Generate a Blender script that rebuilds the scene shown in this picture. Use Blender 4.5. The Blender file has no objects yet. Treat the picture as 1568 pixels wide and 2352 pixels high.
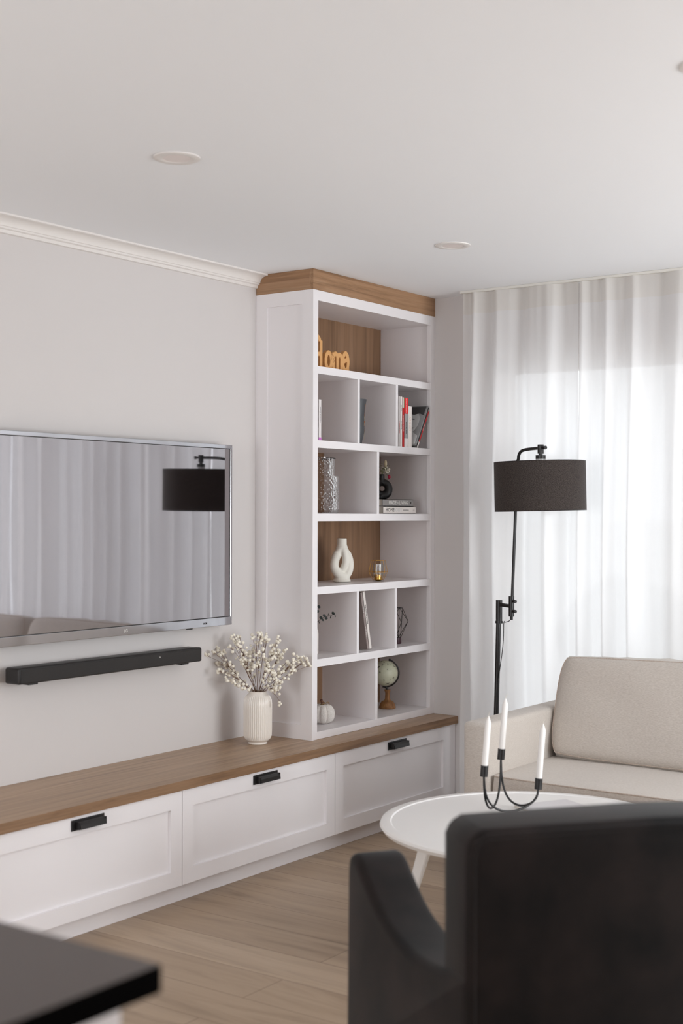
import bpy, bmesh, math, random
from mathutils import Vector, Matrix, noise
random.seed(7)
S = bpy.context.scene
COL = S.collection
PI = math.pi

# ---------------------------------------------------------------- camera
cam_d = bpy.data.cameras.new('camera'); cam = bpy.data.objects.new('camera', cam_d); COL.objects.link(cam)
Rv = Vector((.58098, -.81391, .00287)).normalized(); Fv = Vector((.81391, .58099, .00135)).normalized()
Uv = Rv.cross(Fv).normalized()
cam.matrix_world = Matrix.Translation((-4.5313, -3.6938, 1.4061)) @ Matrix((Rv, Uv, -Fv)).transposed().to_4x4()
cam_d.sensor_fit = 'VERTICAL'; cam_d.sensor_height = 36; cam_d.lens = 47.225
cam_d.clip_start = .05
cam_d.dof.use_dof = True; cam_d.dof.focus_distance = 5.7; cam_d.dof.aperture_fstop = 2.8
S.camera = cam

# ---------------------------------------------------------------- world, window portal, added fill lights, exposure
W = bpy.data.worlds.new('sky'); S.world = W; W.use_nodes = True
bg = W.node_tree.nodes['Background']; bg.inputs[0].default_value = (.94, .965, 1, 1); bg.inputs[1].default_value = 1.95
def area(name, loc, rot, sx, sy, power, color=(1, 1, 1), portal=False):
    d = bpy.data.lights.new(name, 'AREA'); d.shape = 'RECTANGLE'; d.size = sx; d.size_y = sy
    d.energy = power; d.color = color; o = bpy.data.objects.new(name, d); COL.objects.link(o)
    o.location = loc; o.rotation_euler = rot
    if portal: d.cycles.is_portal = True
    return o
area('window_portal', (1.12, -2.1, 1.1), (0, PI/2, 0), 2.2, 3.2, 1, portal=True)
area('added_side_fill', (-.25, -5.4, 1.2), (PI/2+.35, 0, 0), 2.1, 1.9, 103, (.92, .965, 1))  # added fill from the right, tilted up, behind an unseen opening
area('added_near_fill', (-6.5, -1.5, 1.25), (0, -PI/2-.35, 0), 1.5, 2.2, 69, (.93, .965, 1))  # added fill from behind the camera, tilted up
S.view_settings.view_transform = 'Standard'; S.view_settings.look = 'None'
S.view_settings.exposure = 0.2; S.view_settings.gamma = 1; S.view_settings.use_curve_mapping = False
S.cycles.max_bounces = 12; S.cycles.diffuse_bounces = 6; S.cycles.transparent_max_bounces = 16
S.cycles.sample_clamp_indirect = 6; S.cycles.caustics_reflective = False; S.cycles.caustics_refractive = False

# ---------------------------------------------------------------- materials
def lin(c):
    return tuple(((v/255)/12.92 if v/255 <= .04045 else ((v/255+.055)/1.055)**2.4) for v in c) + (1,)
def mat(name, rgb, rough=.5, metal=0, spec=.5, bump=0, bscale=200, sheen=0, coat=0, trans=0, ior=1.5, bdist=.002):
    m = bpy.data.materials.new(name); m.use_nodes = True; n = m.node_tree.nodes; l = m.node_tree.links
    p = n['Principled BSDF']; p.inputs['Base Color'].default_value = lin(rgb); p.inputs['Roughness'].default_value = rough
    p.inputs['Metallic'].default_value = metal; p.inputs['Specular IOR Level'].default_value = spec
    p.inputs['Sheen Weight'].default_value = sheen; p.inputs['Coat Weight'].default_value = coat
    p.inputs['Transmission Weight'].default_value = trans; p.inputs['IOR'].default_value = ior
    if bump:
        tc = n.new('ShaderNodeTexCoord'); nz = n.new('ShaderNodeTexNoise'); nz.inputs['Scale'].default_value = bscale
        b = n.new('ShaderNodeBump'); b.inputs['Strength'].default_value = bump; b.inputs['Distance'].default_value = bdist
        l.new(tc.outputs['Object'], nz.inputs['Vector']); l.new(nz.outputs['Fac'], b.inputs['Height']); l.new(b.outputs['Normal'], p.inputs['Normal'])
    return m
def ramp(n, stops):
    r = n.new('ShaderNodeValToRGB'); e = r.color_ramp.elements
    while len(e) < len(stops): e.new(.5)
    for i, (p, c) in enumerate(stops): e[i].position = p; e[i].color = lin(c)
    return r
def wood(name, axis, c0, c1, c2, scale=1.0, rough=.5):
    m = mat(name, c1, rough, spec=.35); n = m.node_tree.nodes; l = m.node_tree.links; p = n['Principled BSDF']
    tc = n.new('ShaderNodeTexCoord'); mp = n.new('ShaderNodeMapping')
    s = [22*scale]*3; s['xyz'.index(axis)] = 1.3*scale; mp.inputs['Scale'].default_value = s
    l.new(tc.outputs['Object'], mp.inputs['Vector'])
    nz = n.new('ShaderNodeTexNoise'); nz.inputs['Scale'].default_value = 1; nz.inputs['Detail'].default_value = 7; nz.inputs['Roughness'].default_value = .62; nz.inputs['Distortion'].default_value = .9
    l.new(mp.outputs['Vector'], nz.inputs['Vector'])
    r = ramp(n, [(.25, c0), (.5, c1), (.75, c2)]); l.new(nz.outputs['Fac'], r.inputs['Fac'])
    mp2 = n.new('ShaderNodeMapping'); s = [110*scale]*3; s['xyz'.index(axis)] = 3*scale; mp2.inputs['Scale'].default_value = s
    l.new(tc.outputs['Object'], mp2.inputs['Vector'])
    n2 = n.new('ShaderNodeTexNoise'); n2.inputs['Scale'].default_value = 1; n2.inputs['Detail'].default_value = 3
    l.new(mp2.outputs['Vector'], n2.inputs['Vector'])
    r2 = ramp(n, [(.3, (205, 205, 205)), (.55, (255, 255, 255))]); l.new(n2.outputs['Fac'], r2.inputs['Fac'])
    mx = n.new('ShaderNodeMix'); mx.data_type = 'RGBA'; mx.blend_type = 'MULTIPLY'; mx.inputs[0].default_value = .55
    l.new(r.outputs['Color'], mx.inputs[6]); l.new(r2.outputs['Color'], mx.inputs[7]); l.new(mx.outputs[2], p.inputs['Base Color'])
    b = n.new('ShaderNodeBump'); b.inputs['Strength'].default_value = .15; b.inputs['Distance'].default_value = .001
    l.new(n2.outputs['Fac'], b.inputs['Height']); l.new(b.outputs['Normal'], p.inputs['Normal'])
    return m
def floor_mat():
    m = mat('oak_floor', (160, 140, 120), .42, spec=.4); n = m.node_tree.nodes; l = m.node_tree.links; p = n['Principled BSDF']
    tc = n.new('ShaderNodeTexCoord'); mp = n.new('ShaderNodeMapping'); mp.inputs['Rotation'].default_value = (0, 0, PI/2)
    l.new(tc.outputs['Object'], mp.inputs['Vector'])
    br = n.new('ShaderNodeTexBrick'); br.inputs['Scale'].default_value = 1; br.inputs['Brick Width'].default_value = 1.9; br.inputs['Row Height'].default_value = .19
    br.inputs['Mortar Size'].default_value = .0016; br.inputs['Mortar Smooth'].default_value = .3; br.offset = .37
    br.inputs['Color1'].default_value = lin((182, 161, 138)); br.inputs['Color2'].default_value = lin((164, 142, 119)); br.inputs['Mortar'].default_value = lin((120, 98, 80))
    l.new(mp.outputs['Vector'], br.inputs['Vector'])
    mp2 = n.new('ShaderNodeMapping'); mp2.inputs['Scale'].default_value = (9, .9, 1); l.new(tc.outputs['Object'], mp2.inputs['Vector'])
    nz = n.new('ShaderNodeTexNoise'); nz.inputs['Scale'].default_value = 1.3; nz.inputs['Detail'].default_value = 7; nz.inputs['Distortion'].default_value = 1.2; nz.inputs['Roughness'].default_value = .6
    l.new(mp2.outputs['Vector'], nz.inputs['Vector'])
    r = ramp(n, [(.3, (150, 140, 135)), (.45, (228, 224, 220)), (.6, (255, 255, 255)), (.75, (222, 214, 208))]); l.new(nz.outputs['Fac'], r.inputs['Fac'])
    mx = n.new('ShaderNodeMix'); mx.data_type = 'RGBA'; mx.blend_type = 'MULTIPLY'; mx.inputs[0].default_value = .52
    l.new(br.outputs['Color'], mx.inputs[6]); l.new(r.outputs['Color'], mx.inputs[7]); l.new(mx.outputs[2], p.inputs['Base Color'])
    b = n.new('ShaderNodeBump'); b.inputs['Strength'].default_value = .3; b.inputs['Distance'].default_value = .001; b.invert = True
    l.new(br.outputs['Fac'], b.inputs['Height']); l.new(b.outputs['Normal'], p.inputs['Normal'])
    return m
def fabric(name, c0, c1, scale=260, rough=.9, sheen=.2, stretch=(1, 1, 1), bump=.25):
    m = mat(name, c0, rough, spec=.2, sheen=sheen); n = m.node_tree.nodes; l = m.node_tree.links; p = n['Principled BSDF']
    tc = n.new('ShaderNodeTexCoord'); mp = n.new('ShaderNodeMapping'); mp.inputs['Scale'].default_value = stretch; l.new(tc.outputs['Object'], mp.inputs['Vector'])
    nz = n.new('ShaderNodeTexNoise'); nz.inputs['Scale'].default_value = scale; nz.inputs['Detail'].default_value = 3; l.new(mp.outputs['Vector'], nz.inputs['Vector'])
    r = ramp(n, [(.35, c0), (.65, c1)]); l.new(nz.outputs['Fac'], r.inputs['Fac']); l.new(r.outputs['Color'], p.inputs['Base Color'])
    b = n.new('ShaderNodeBump'); b.inputs['Strength'].default_value = bump; b.inputs['Distance'].default_value = .001
    l.new(nz.outputs['Fac'], b.inputs['Height']); l.new(b.outputs['Normal'], p.inputs['Normal'])
    return m
def sheer(name, rgb, transp):
    m = bpy.data.materials.new(name); m.use_nodes = True; n = m.node_tree.nodes; l = m.node_tree.links; n.clear()
    o = n.new('ShaderNodeOutputMaterial'); t = n.new('ShaderNodeBsdfTransparent'); tr = n.new('ShaderNodeBsdfTranslucent'); d = n.new('ShaderNodeBsdfDiffuse')
    tr.inputs[0].default_value = lin(rgb); d.inputs[0].default_value = lin(rgb)
    a = n.new('ShaderNodeMixShader'); a.inputs[0].default_value = .56; l.new(tr.outputs[0], a.inputs[1]); l.new(d.outputs[0], a.inputs[2])
    b = n.new('ShaderNodeMixShader'); b.inputs[0].default_value = transp; l.new(a.outputs[0], b.inputs[1]); l.new(t.outputs[0], b.inputs[2])
    l.new(b.outputs[0], o.inputs[0]); return m
def thin_glass(name):
    m = bpy.data.materials.new(name); m.use_nodes = True; n = m.node_tree.nodes; l = m.node_tree.links; n.clear()
    o = n.new('ShaderNodeOutputMaterial'); t = n.new('ShaderNodeBsdfTransparent'); g = n.new('ShaderNodeBsdfGlossy'); g.inputs['Roughness'].default_value = .02
    t.inputs[0].default_value = (.96, .97, .97, 1); mx = n.new('ShaderNodeMixShader'); mx.inputs[0].default_value = .06
    l.new(t.outputs[0], mx.inputs[1]); l.new(g.outputs[0], mx.inputs[2]); l.new(mx.outputs[0], o.inputs[0]); return m
M = dict(
    wall=mat('wall_paint', (209, 204, 202), .85, spec=.2, bump=.05, bscale=350),
    ceil=mat('ceiling_paint', (242, 243, 245), .9, spec=.1),
    white=mat('white_lacquer', (234, 230, 231), .38, spec=.4),
    trim=mat('trim_paint', (226, 221, 217), .5, spec=.3),
    rail=mat('white_rail', (225, 222, 215), .5),
    counter=wood('oak_worktop', 'x', (142, 116, 92), (170, 141, 113), (186, 158, 131), rough=.38),
    edge=wood('oak_front_shaded', 'x', (104, 76, 54), (136, 105, 78), (150, 119, 92), rough=.5),  # worktop oak darkened for its front: shade put into the colour
    cap=wood('oak_fascia', 'x', (120, 86, 58), (160, 124, 93), (176, 142, 112)),
    capside=wood('oak_fascia_side', 'y', (120, 86, 58), (158, 121, 90), (174, 140, 110)),
    back=wood('oak_back_panel', 'z', (112, 84, 62), (140, 108, 82), (152, 120, 94), .55),
    floor=floor_mat(),
    black=mat('black_metal', (22, 19, 19), .38, spec=.5),
    chrome=mat('chrome_bezel', (190, 190, 195), .08, metal=1),
    screen=mat('glossy_screen', (8, 7, 8), .03, spec=.5, ior=4.5),
    plastic=mat('black_plastic', (24, 20, 19), .45),
    grille=mat('speaker_grille', (30, 26, 24), .6, bump=.6, bscale=900),
    sofa=fabric('beige_linen', (190, 181, 172), (206, 198, 190), 420, stretch=(1, .25, 1.4)),
    pip=fabric('beige_piping', (176, 160, 148), (196, 182, 170), 200),
    velvet=fabric('charcoal_velvet', (2, 1, 1), (33, 25, 23), 6, rough=.85, sheen=.15, bump=.1),
    shade=fabric('charcoal_shade_fabric', (36, 31, 29), (78, 70, 66), 420, sheen=.1),
    shade_in=mat('shade_lining', (225, 222, 218), .8),
    table=mat('white_table', (238, 236, 234), .35),
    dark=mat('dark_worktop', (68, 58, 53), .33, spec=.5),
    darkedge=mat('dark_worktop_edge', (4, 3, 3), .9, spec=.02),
    ceramic=mat('cream_ceramic', (232, 225, 217), .22, coat=.3),
    knot=mat('white_matte_ceramic', (232, 228, 218), .65, bump=.1, bscale=500),
    bceramic=mat('black_matte_ceramic', (22, 19, 20), .5),
    gvase=mat('grey_vase', (74, 76, 79), .45),
    petal=mat('cream_blossom', (242, 235, 220), .85, bump=.5, bscale=900),
    stem=mat('brown_stem', (112, 82, 62), .8),
    green=mat('dull_green', (116, 118, 84), .85), pampas=mat('bunny_tail', (222, 206, 174), .95, bump=.8, bscale=700),
    red=mat('dried_red_flower', (170, 28, 62), .8), euc=mat('dark_leaf', (44, 50, 48), .7),
    wax=mat('white_wax', (240, 236, 232), .4), gold=mat('brushed_brass', (206, 160, 84), .28, metal=1),
    glass=thin_glass('clear_glass'),
    sheer=sheer('sheer_curtain', (245, 244, 244), .08), band=sheer('curtain_heading', (240, 237, 233), .05),
    frost=mat('lamp_diffuser', (232, 222, 218), .5),
    page=mat('book_pages', (226, 219, 208), .8), ink=mat('dark_ink', (60, 56, 54), .7), inkw=mat('white_ink', (225, 222, 218), .7),
    homewood=mat('carved_wood', (222, 168, 108), .6, bump=.3, bscale=60), ink2=mat('burnt_line', (92, 58, 34), .7),
    pumpkin=fabric('knit_pumpkin', (218, 210, 203), (238, 234, 228), 300, bump=.9), twine=mat('twine', (150, 120, 86), .9),
    globe_wood=wood('globe_wood', 'z', (92, 58, 34), (150, 104, 62), (180, 134, 88), 3),
)
def globe_mat():
    m = mat('antique_globe_map', (196, 196, 172), .4, spec=.5); n = m.node_tree.nodes; l = m.node_tree.links
    tc = n.new('ShaderNodeTexCoord'); nz = n.new('ShaderNodeTexNoise'); nz.inputs['Scale'].default_value = 44; nz.inputs['Detail'].default_value = 5
    l.new(tc.outputs['Object'], nz.inputs['Vector']); r = ramp(n, [(.0, (70, 68, 58)), (.37, (96, 92, 76)), (.41, (196, 197, 172)), (.7, (206, 206, 182))])
    l.new(nz.outputs['Fac'], r.inputs['Fac']); l.new(r.outputs['Color'], n['Principled BSDF'].inputs['Base Color']); return m
M['globe'] = globe_mat()
def hammered():
    m = bpy.data.materials.new('hammered_glass'); m.use_nodes = True; n = m.node_tree.nodes; l = m.node_tree.links; n.clear()
    o = n.new('ShaderNodeOutputMaterial'); t = n.new('ShaderNodeBsdfTransparent'); g = n.new('ShaderNodeBsdfGlossy'); g.inputs['Roughness'].default_value = .14
    t.inputs[0].default_value = (.90, .87, .86, 1); mx = n.new('ShaderNodeMixShader'); fr = n.new('ShaderNodeFresnel'); fr.inputs[0].default_value = 1.38
    tc = n.new('ShaderNodeTexCoord'); v = n.new('ShaderNodeTexVoronoi'); v.inputs['Scale'].default_value = 95; l.new(tc.outputs['Object'], v.inputs['Vector'])
    b = n.new('ShaderNodeBump'); b.inputs['Strength'].default_value = .5; b.inputs['Distance'].default_value = .004
    l.new(v.outputs['Distance'], b.inputs['Height']); l.new(b.outputs['Normal'], g.inputs['Normal']); l.new(b.outputs['Normal'], fr.inputs['Normal'])
    l.new(fr.outputs[0], mx.inputs[0]); l.new(t.outputs[0], mx.inputs[1]); l.new(g.outputs[0], mx.inputs[2]); l.new(mx.outputs[0], o.inputs[0]); return m
M['hammer'] = hammered()

M['screen'].node_tree.nodes['Principled BSDF'].inputs['Specular Tint'].default_value = (1, .955, .99, 1)
# ---------------------------------------------------------------- helpers
def link(name, me, m=None, parent=None, smooth=False, ang=None):
    if m is not None: me.materials.append(m)
    o = bpy.data.objects.new(name, me); COL.objects.link(o)
    if smooth:
        for p in me.polygons: p.use_smooth = True
        if ang: me.set_sharp_from_angle(angle=math.radians(ang))
    if parent is not None: o.parent = parent
    return o
def obj(name, bm, m, parent=None, smooth=False, ang=40):
    bmesh.ops.recalc_face_normals(bm, faces=bm.faces)
    me = bpy.data.meshes.new(name); bm.to_mesh(me); bm.free()
    return link(name, me, m, parent, smooth, ang)
def tag(o, label, cat, group=None):
    o['label'] = label; o['category'] = cat
    if group: o['group'] = group
    return o
def thing(name, label, cat, loc=(0, 0, 0), rz=0, group=None):
    o = bpy.data.objects.new(name, None); COL.objects.link(o); o.location = loc; o.rotation_euler = (0, 0, rz)
    o.empty_display_size = .05
    return tag(o, label, cat, group)
def struct(o): o['kind'] = 'structure'; return o
def box(bm, x0, x1, y0, y1, z0, z1, bev=0, seg=2, rot=None, mtx=None):
    t = bmesh.new(); bmesh.ops.create_cube(t, size=1)
    bmesh.ops.scale(t, vec=(x1-x0, y1-y0, z1-z0), verts=t.verts)
    if bev: bmesh.ops.bevel(t, geom=t.edges[:], offset=bev, segments=seg, profile=.5, affect='EDGES')
    bmesh.ops.translate(t, vec=((x0+x1)/2, (y0+y1)/2, (z0+z1)/2), verts=t.verts)
    if mtx is not None: t.transform(mtx)
    me = bpy.data.meshes.new('t'); t.to_mesh(me); t.free(); bm.from_mesh(me); bpy.data.meshes.remove(me)
    return bm
def B(*a, **k): return box(bmesh.new(), *a, **k)
def tube(bm, pts, r, seg=12, cap=True):
    pts = [Vector(p) for p in pts]; n = len(pts); rr = r if isinstance(r, (list, tuple)) else [r]*n
    rings = []; prev = None
    for i, p in enumerate(pts):
        t = (pts[min(i+1, n-1)] - pts[max(i-1, 0)]).normalized()
        if prev is None: a = t.orthogonal().normalized()
        else: a = (prev - t*prev.dot(t)).normalized()
        prev = a; b = t.cross(a)
        rings.append([bm.verts.new(p + (a*math.cos(2*PI*k/seg) + b*math.sin(2*PI*k/seg))*rr[i]) for k in range(seg)])
    for i in range(n-1):
        for k in range(seg): bm.faces.new((rings[i][k], rings[i][(k+1) % seg], rings[i+1][(k+1) % seg], rings[i+1][k]))
    if cap: bm.faces.new(rings[0][::-1]); bm.faces.new(rings[-1])
    return bm
def smooth_path(pts, n=8):
    pts = [Vector(p) for p in pts]; out = []
    for i in range(len(pts)-1):
        p0 = pts[max(i-1, 0)]; p1 = pts[i]; p2 = pts[i+1]; p3 = pts[min(i+2, len(pts)-1)]
        for k in range(n):
            t = k/n; out.append(.5*((2*p1) + (p2-p0)*t + (2*p0-5*p1+4*p2-p3)*t*t + (3*p1-p0-3*p2+p3)*t**3))
    out.append(pts[-1]); return out
def lathe(bm, prof, seg=48, center=(0, 0, 0), mod=None, close=False):
    rings = []; c = Vector(center)
    for (r, z) in prof:
        if r < 1e-6: rings.append([bm.verts.new(c+Vector((0, 0, z)))]); continue
        rings.append([bm.verts.new(c+Vector((math.cos(2*PI*k/seg), math.sin(2*PI*k/seg), 0))*(r*(mod(k/seg, z) if mod else 1)) + Vector((0, 0, z))) for k in range(seg)])
    for a, b in zip(rings, rings[1:]):
        for k in range(seg):
            k2 = (k+1) % seg
            if len(a) == 1 and len(b) > 1: bm.faces.new((a[0], b[k], b[k2]))
            elif len(b) == 1 and len(a) > 1: bm.faces.new((a[k], a[k2], b[0]))
            elif len(a) > 1: bm.faces.new((a[k], a[k2], b[k2], b[k]))
    return bm
def prism(bm, poly, axis, a0, a1, bev=0, seg=2):
    """poly in the plane across axis: 'y' -> (x,z), 'x' -> (y,z), 'z' -> (x,y)"""
    f = {'y': lambda p, a: (p[0], a, p[1]), 'x': lambda p, a: (a, p[0], p[1]), 'z': lambda p, a: (p[0], p[1], a)}[axis]
    t = bmesh.new(); v0 = [t.verts.new(f(p, a0)) for p in poly]; v1 = [t.verts.new(f(p, a1)) for p in poly]; n = len(poly)
    t.faces.new(v0); t.faces.new(v1[::-1])
    for i in range(n): t.faces.new((v0[i], v1[i], v1[(i+1) % n], v0[(i+1) % n]))
    bmesh.ops.recalc_face_normals(t, faces=t.faces)
    if bev:
        ed = [e for e in t.edges if e.is_manifold and e.calc_face_angle() > math.radians(35)]
        bmesh.ops.bevel(t, geom=ed, offset=bev, segments=seg, profile=.5, affect='EDGES')
    me = bpy.data.meshes.new('t'); t.to_mesh(me); t.free(); bm.from_mesh(me); bpy.data.meshes.remove(me); return bm
def sphere(bm, c, r, u=12, v=8, sc=(1, 1, 1)):
    bmesh.ops.create_uvsphere(bm, u_segments=u, v_segments=v, radius=r, matrix=Matrix.Translation(c) @ Matrix.Diagonal((*sc, 1))); return bm
def ico(bm, c, r, sub=1):
    bmesh.ops.create_icosphere(bm, subdivisions=sub, radius=r, matrix=Matrix.Translation(c)); return bm
def evalmesh(o):
    dg = bpy.context.evaluated_depsgraph_get(); dg.update(); me = bpy.data.meshes.new_from_object(o.evaluated_get(dg)); return me
def remeshed(name, bm, m, parent, voxel=.003, smooth_it=6):
    o = obj(name+'_raw', bm, m, None); r = o.modifiers.new('r', 'REMESH'); r.mode = 'VOXEL'; r.voxel_size = voxel
    s = o.modifiers.new('s', 'SMOOTH'); s.iterations = smooth_it; s.factor = .5
    me = evalmesh(o); bpy.data.objects.remove(o); me.materials.clear()
    return link(name, me, m, parent, True)
def subdivided(name, bm, m, parent, lv=2):
    o = obj(name+'_raw', bm, m, None); s = o.modifiers.new('s', 'SUBSURF'); s.levels = lv; s.render_levels = lv
    me = evalmesh(o); bpy.data.objects.remove(o); me.materials.clear(); return link(name, me, m, parent, True)
def text(name, s, size, m, parent, loc, rot, depth=.0004, spacing=1.0, align='CENTER', sx=1.0):
    c = bpy.data.curves.new(name, 'FONT'); c.body = s; c.size = size; c.extrude = depth; c.align_x = align; c.align_y = 'CENTER'; c.space_character = spacing
    o = bpy.data.objects.new('t', c); COL.objects.link(o); me = evalmesh(o); bpy.data.objects.remove(o); bpy.data.curves.remove(c)
    me.materials.clear(); q = link(name, me, m, parent); q.location = loc; q.rotation_euler = rot; q.scale = (sx, 1, 1); return q

# ================================================================ ROOM
H = 2.44; XB = .978; XN = -6.3; YR = -5.2
struct(obj('floor', B(XN-.1, XB+.12, YR-.1, .1, -.08, 0), M['floor']))
struct(obj('ceiling', B(XN-.1, XB+.12, YR-.1, .1, H, H+.1), M['ceil']))
struct(obj('wall_left', B(XN-.1, XB+.12, 0, .1, 0, H), M['wall']))
WY0, WY1, WZ1 = -.63, -3.55, 2.13                       # window opening in the back wall
bm = B(XB, XB+.12, WY0, 0, 0, H); box(bm, XB, XB+.12, WY1, WY0, WZ1, H); box(bm, XB, XB+.12, YR, WY1, 0, H); box(bm, XB, XB+.12, WY1, WY0, 0, .06)
struct(obj('wall_back', bm, M['wall']))
bm = B(XN-.1, -1.3, YR-.1, YR, 0, H); box(bm, .8, XB+.12, YR-.1, YR, 0, H); box(bm, -1.3, .8, YR-.1, YR, 2.3, H); box(bm, -1.3, .8, YR-.1, YR, 0, .35)
struct(obj('wall_right', bm, M['wall']))
bm = B(XN-.1, XN, YR, -2.6, 0, H); box(bm, XN-.1, XN, -.4, 0, 0, H); box(bm, XN-.1, XN, -2.6, -.4, 2.2, H); box(bm, XN-.1, XN, -2.6, -.4, 0, .6)
struct(obj('wall_near', bm, M['wall']))
# back window: white frame, mullions, panes
bm = B(XB+.03, XB+.1, WY0-.06, WY0, .06, WZ1); box(bm, XB+.03, XB+.1, WY1, WY1+.06, .06, WZ1); box(bm, XB+.03, XB+.1, WY1, WY0, WZ1-.07, WZ1); box(bm, XB+.03, XB+.1, WY1, WY0, .06, .13)
win = struct(obj('window_1', bm, M['trim']))
n_p = 3; pw = (WY0-WY1)/n_p
for i in range(n_p):
    a = WY0-i*pw; b = a-pw
    if i:
        obj('mullion', B(XB+.03, XB+.1, a-.045, a+.045, .13, WZ1-.07), M['trim'], win)
    obj('pane', B(XB+.06, XB+.066, b+.04, a-.04, .12, WZ1-.06), M['glass'], win)
bm = B(-1.3, -1.22, YR-.08, YR-.02, .35, 2.3)
for x in (.72, -.29): box(bm, x, x+.08, YR-.08, YR-.02, .35, 2.3)
box(bm, -1.3, .8, YR-.08, YR-.02, 2.22, 2.3); box(bm, -1.3, .8, YR-.08, YR-.02, .35, .43)
struct(obj('added_window_2', bm, M['trim']))  # unseen window, added as the opening for the side fill
bm = B(XN-.08, XN-.02, -2.6, -2.52, .6, 2.2); box(bm, XN-.08, XN-.02, -.48, -.4, .6, 2.2); box(bm, XN-.08, XN-.02, -2.6, -.4, 2.12, 2.2); box(bm, XN-.08, XN-.02, -2.6, -.4, .6, .68)
struct(obj('added_window_3', bm, M['trim']))  # unseen window, added to let the near fill in
# crown moulding on the TV wall (profile in y,z)
prof = [(0, H), (-.066, H), (-.066, H-.006), (-.060, H-.008)]
for k in range(9):
    a = k/8*PI/2; prof.append((-.060+.036*math.sin(a), H-.008-.026*(1-math.cos(a))))
prof += [(-.020, H-.036), (-.020, H-.042), (-.012, H-.045), (-.010, H-.056), (0, H-.058)]
struct(obj('trim_1', prism(bmesh.new(), prof, 'x', XN, -.0005), M['trim'], None, True, 25))
struct(obj('trim_2', B(XB-.015, XB, YR, -.4455, 0, .09), M['trim']))

# ================================================================ BUILT-IN
# bookcase (origin at its left back foot)
d = .3102; ZT = .4504; HC = 2.3529; ZC = H-.0005
bc = thing('bookcase', 'tall white built-in bookcase with oak fascia standing on the oak worktop in the corner', 'bookcase', (0, 0, 0))
IL, IR = .036, .940
bm = bmesh.new()
# shaker side panel: recessed field with frame
box(bm, .008, .018, -d+.01, -.001, ZT, HC)
box(bm, 0, .0085, -.062, -.001, ZT, HC); box(bm, 0, .0085, -d, -.25, ZT, HC); box(bm, 0, .0085, -.25, -.062, 2.295, HC); box(bm, 0, .0085, -.25, -.062, ZT, .512)
obj('side_panel', bm, M['white'], bc)
obj('side_panel', B(.955, .975, -d+.02, -.001, ZT, HC), M['white'], bc)
obj('stile', B(.0085, IL, -d, -d+.022, ZT, HC, .001), M['white'], bc)
obj('stile', B(IR, .978, -d, -d+.022, ZT, HC, .001), M['white'], bc)
for (z0, z1, nm) in ((2.309, HC, 'top_rail'), (2.0, 2.032, 'shelf'), (1.686, 1.718, 'shelf'), (1.374, 1.407, 'shelf'), (1.064, 1.096, 'shelf'), (.757, .790, 'shelf'), (ZT, .482, 'bottom_rail')):
    bm = B(IL, IR, -d+.001, -d+.022, z0, z1, .001)
    box(bm, .018, .955, -d+.02, -.012, z1-.018 if nm != 'top_rail' else z0, z1 if nm != 'top_rail' else z0+.018)
    if nm == 'shelf': box(bm, .018, .955, -d+.02, -.012, z0, z0+.004)
    obj(nm, bm, M['white'], bc)
def divider(x0, x1, z0, z1): obj('divider', B(x0, x1, -d+.003, -.012, z0, z1), M['white'], bc)
divider(.333, .350, 1.718, 2.0); divider(.641, .659, 1.718, 2.0)
divider(.487, .505, 1.407, 1.686)
divider(.331, .348, .79, 1.064); divider(.637, .655, .79, 1.064)
divider(.478, .497, .482, .757)
obj('back_panel', B(.018, .957, -.012, -.001, ZT, HC), M['back'], bc)
bm = bmesh.new(); prism(bm, [(0, -d), (.978, -d), (.978, -d+.02), (0, -d+.02)], 'z', HC, ZC)
fs = obj('fascia', bm, M['cap'], bc)
# fascia return on the side; the crown moulding butts against it
notch = [(-d+.02, HC), (-.002, HC), (-.002, ZC), (-d+.02, ZC)]
obj('fascia_return', prism(bmesh.new(), notch, 'x', 0, .02), M['capside'], bc)
# worktop
wt = obj('worktop', B(-2.95, .976, -.4435, -.0005, .4155, .45, .001), M['counter']); obj('shaded_front_edge', B(-2.95, .976, -.4455, -.4432, .4155, .4499, .0006), M['edge'], wt)  # thin front strip carries the painted shade
tag(wt, 'long oak worktop running along the TV wall over the white drawer cabinets', 'worktop')
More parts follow.
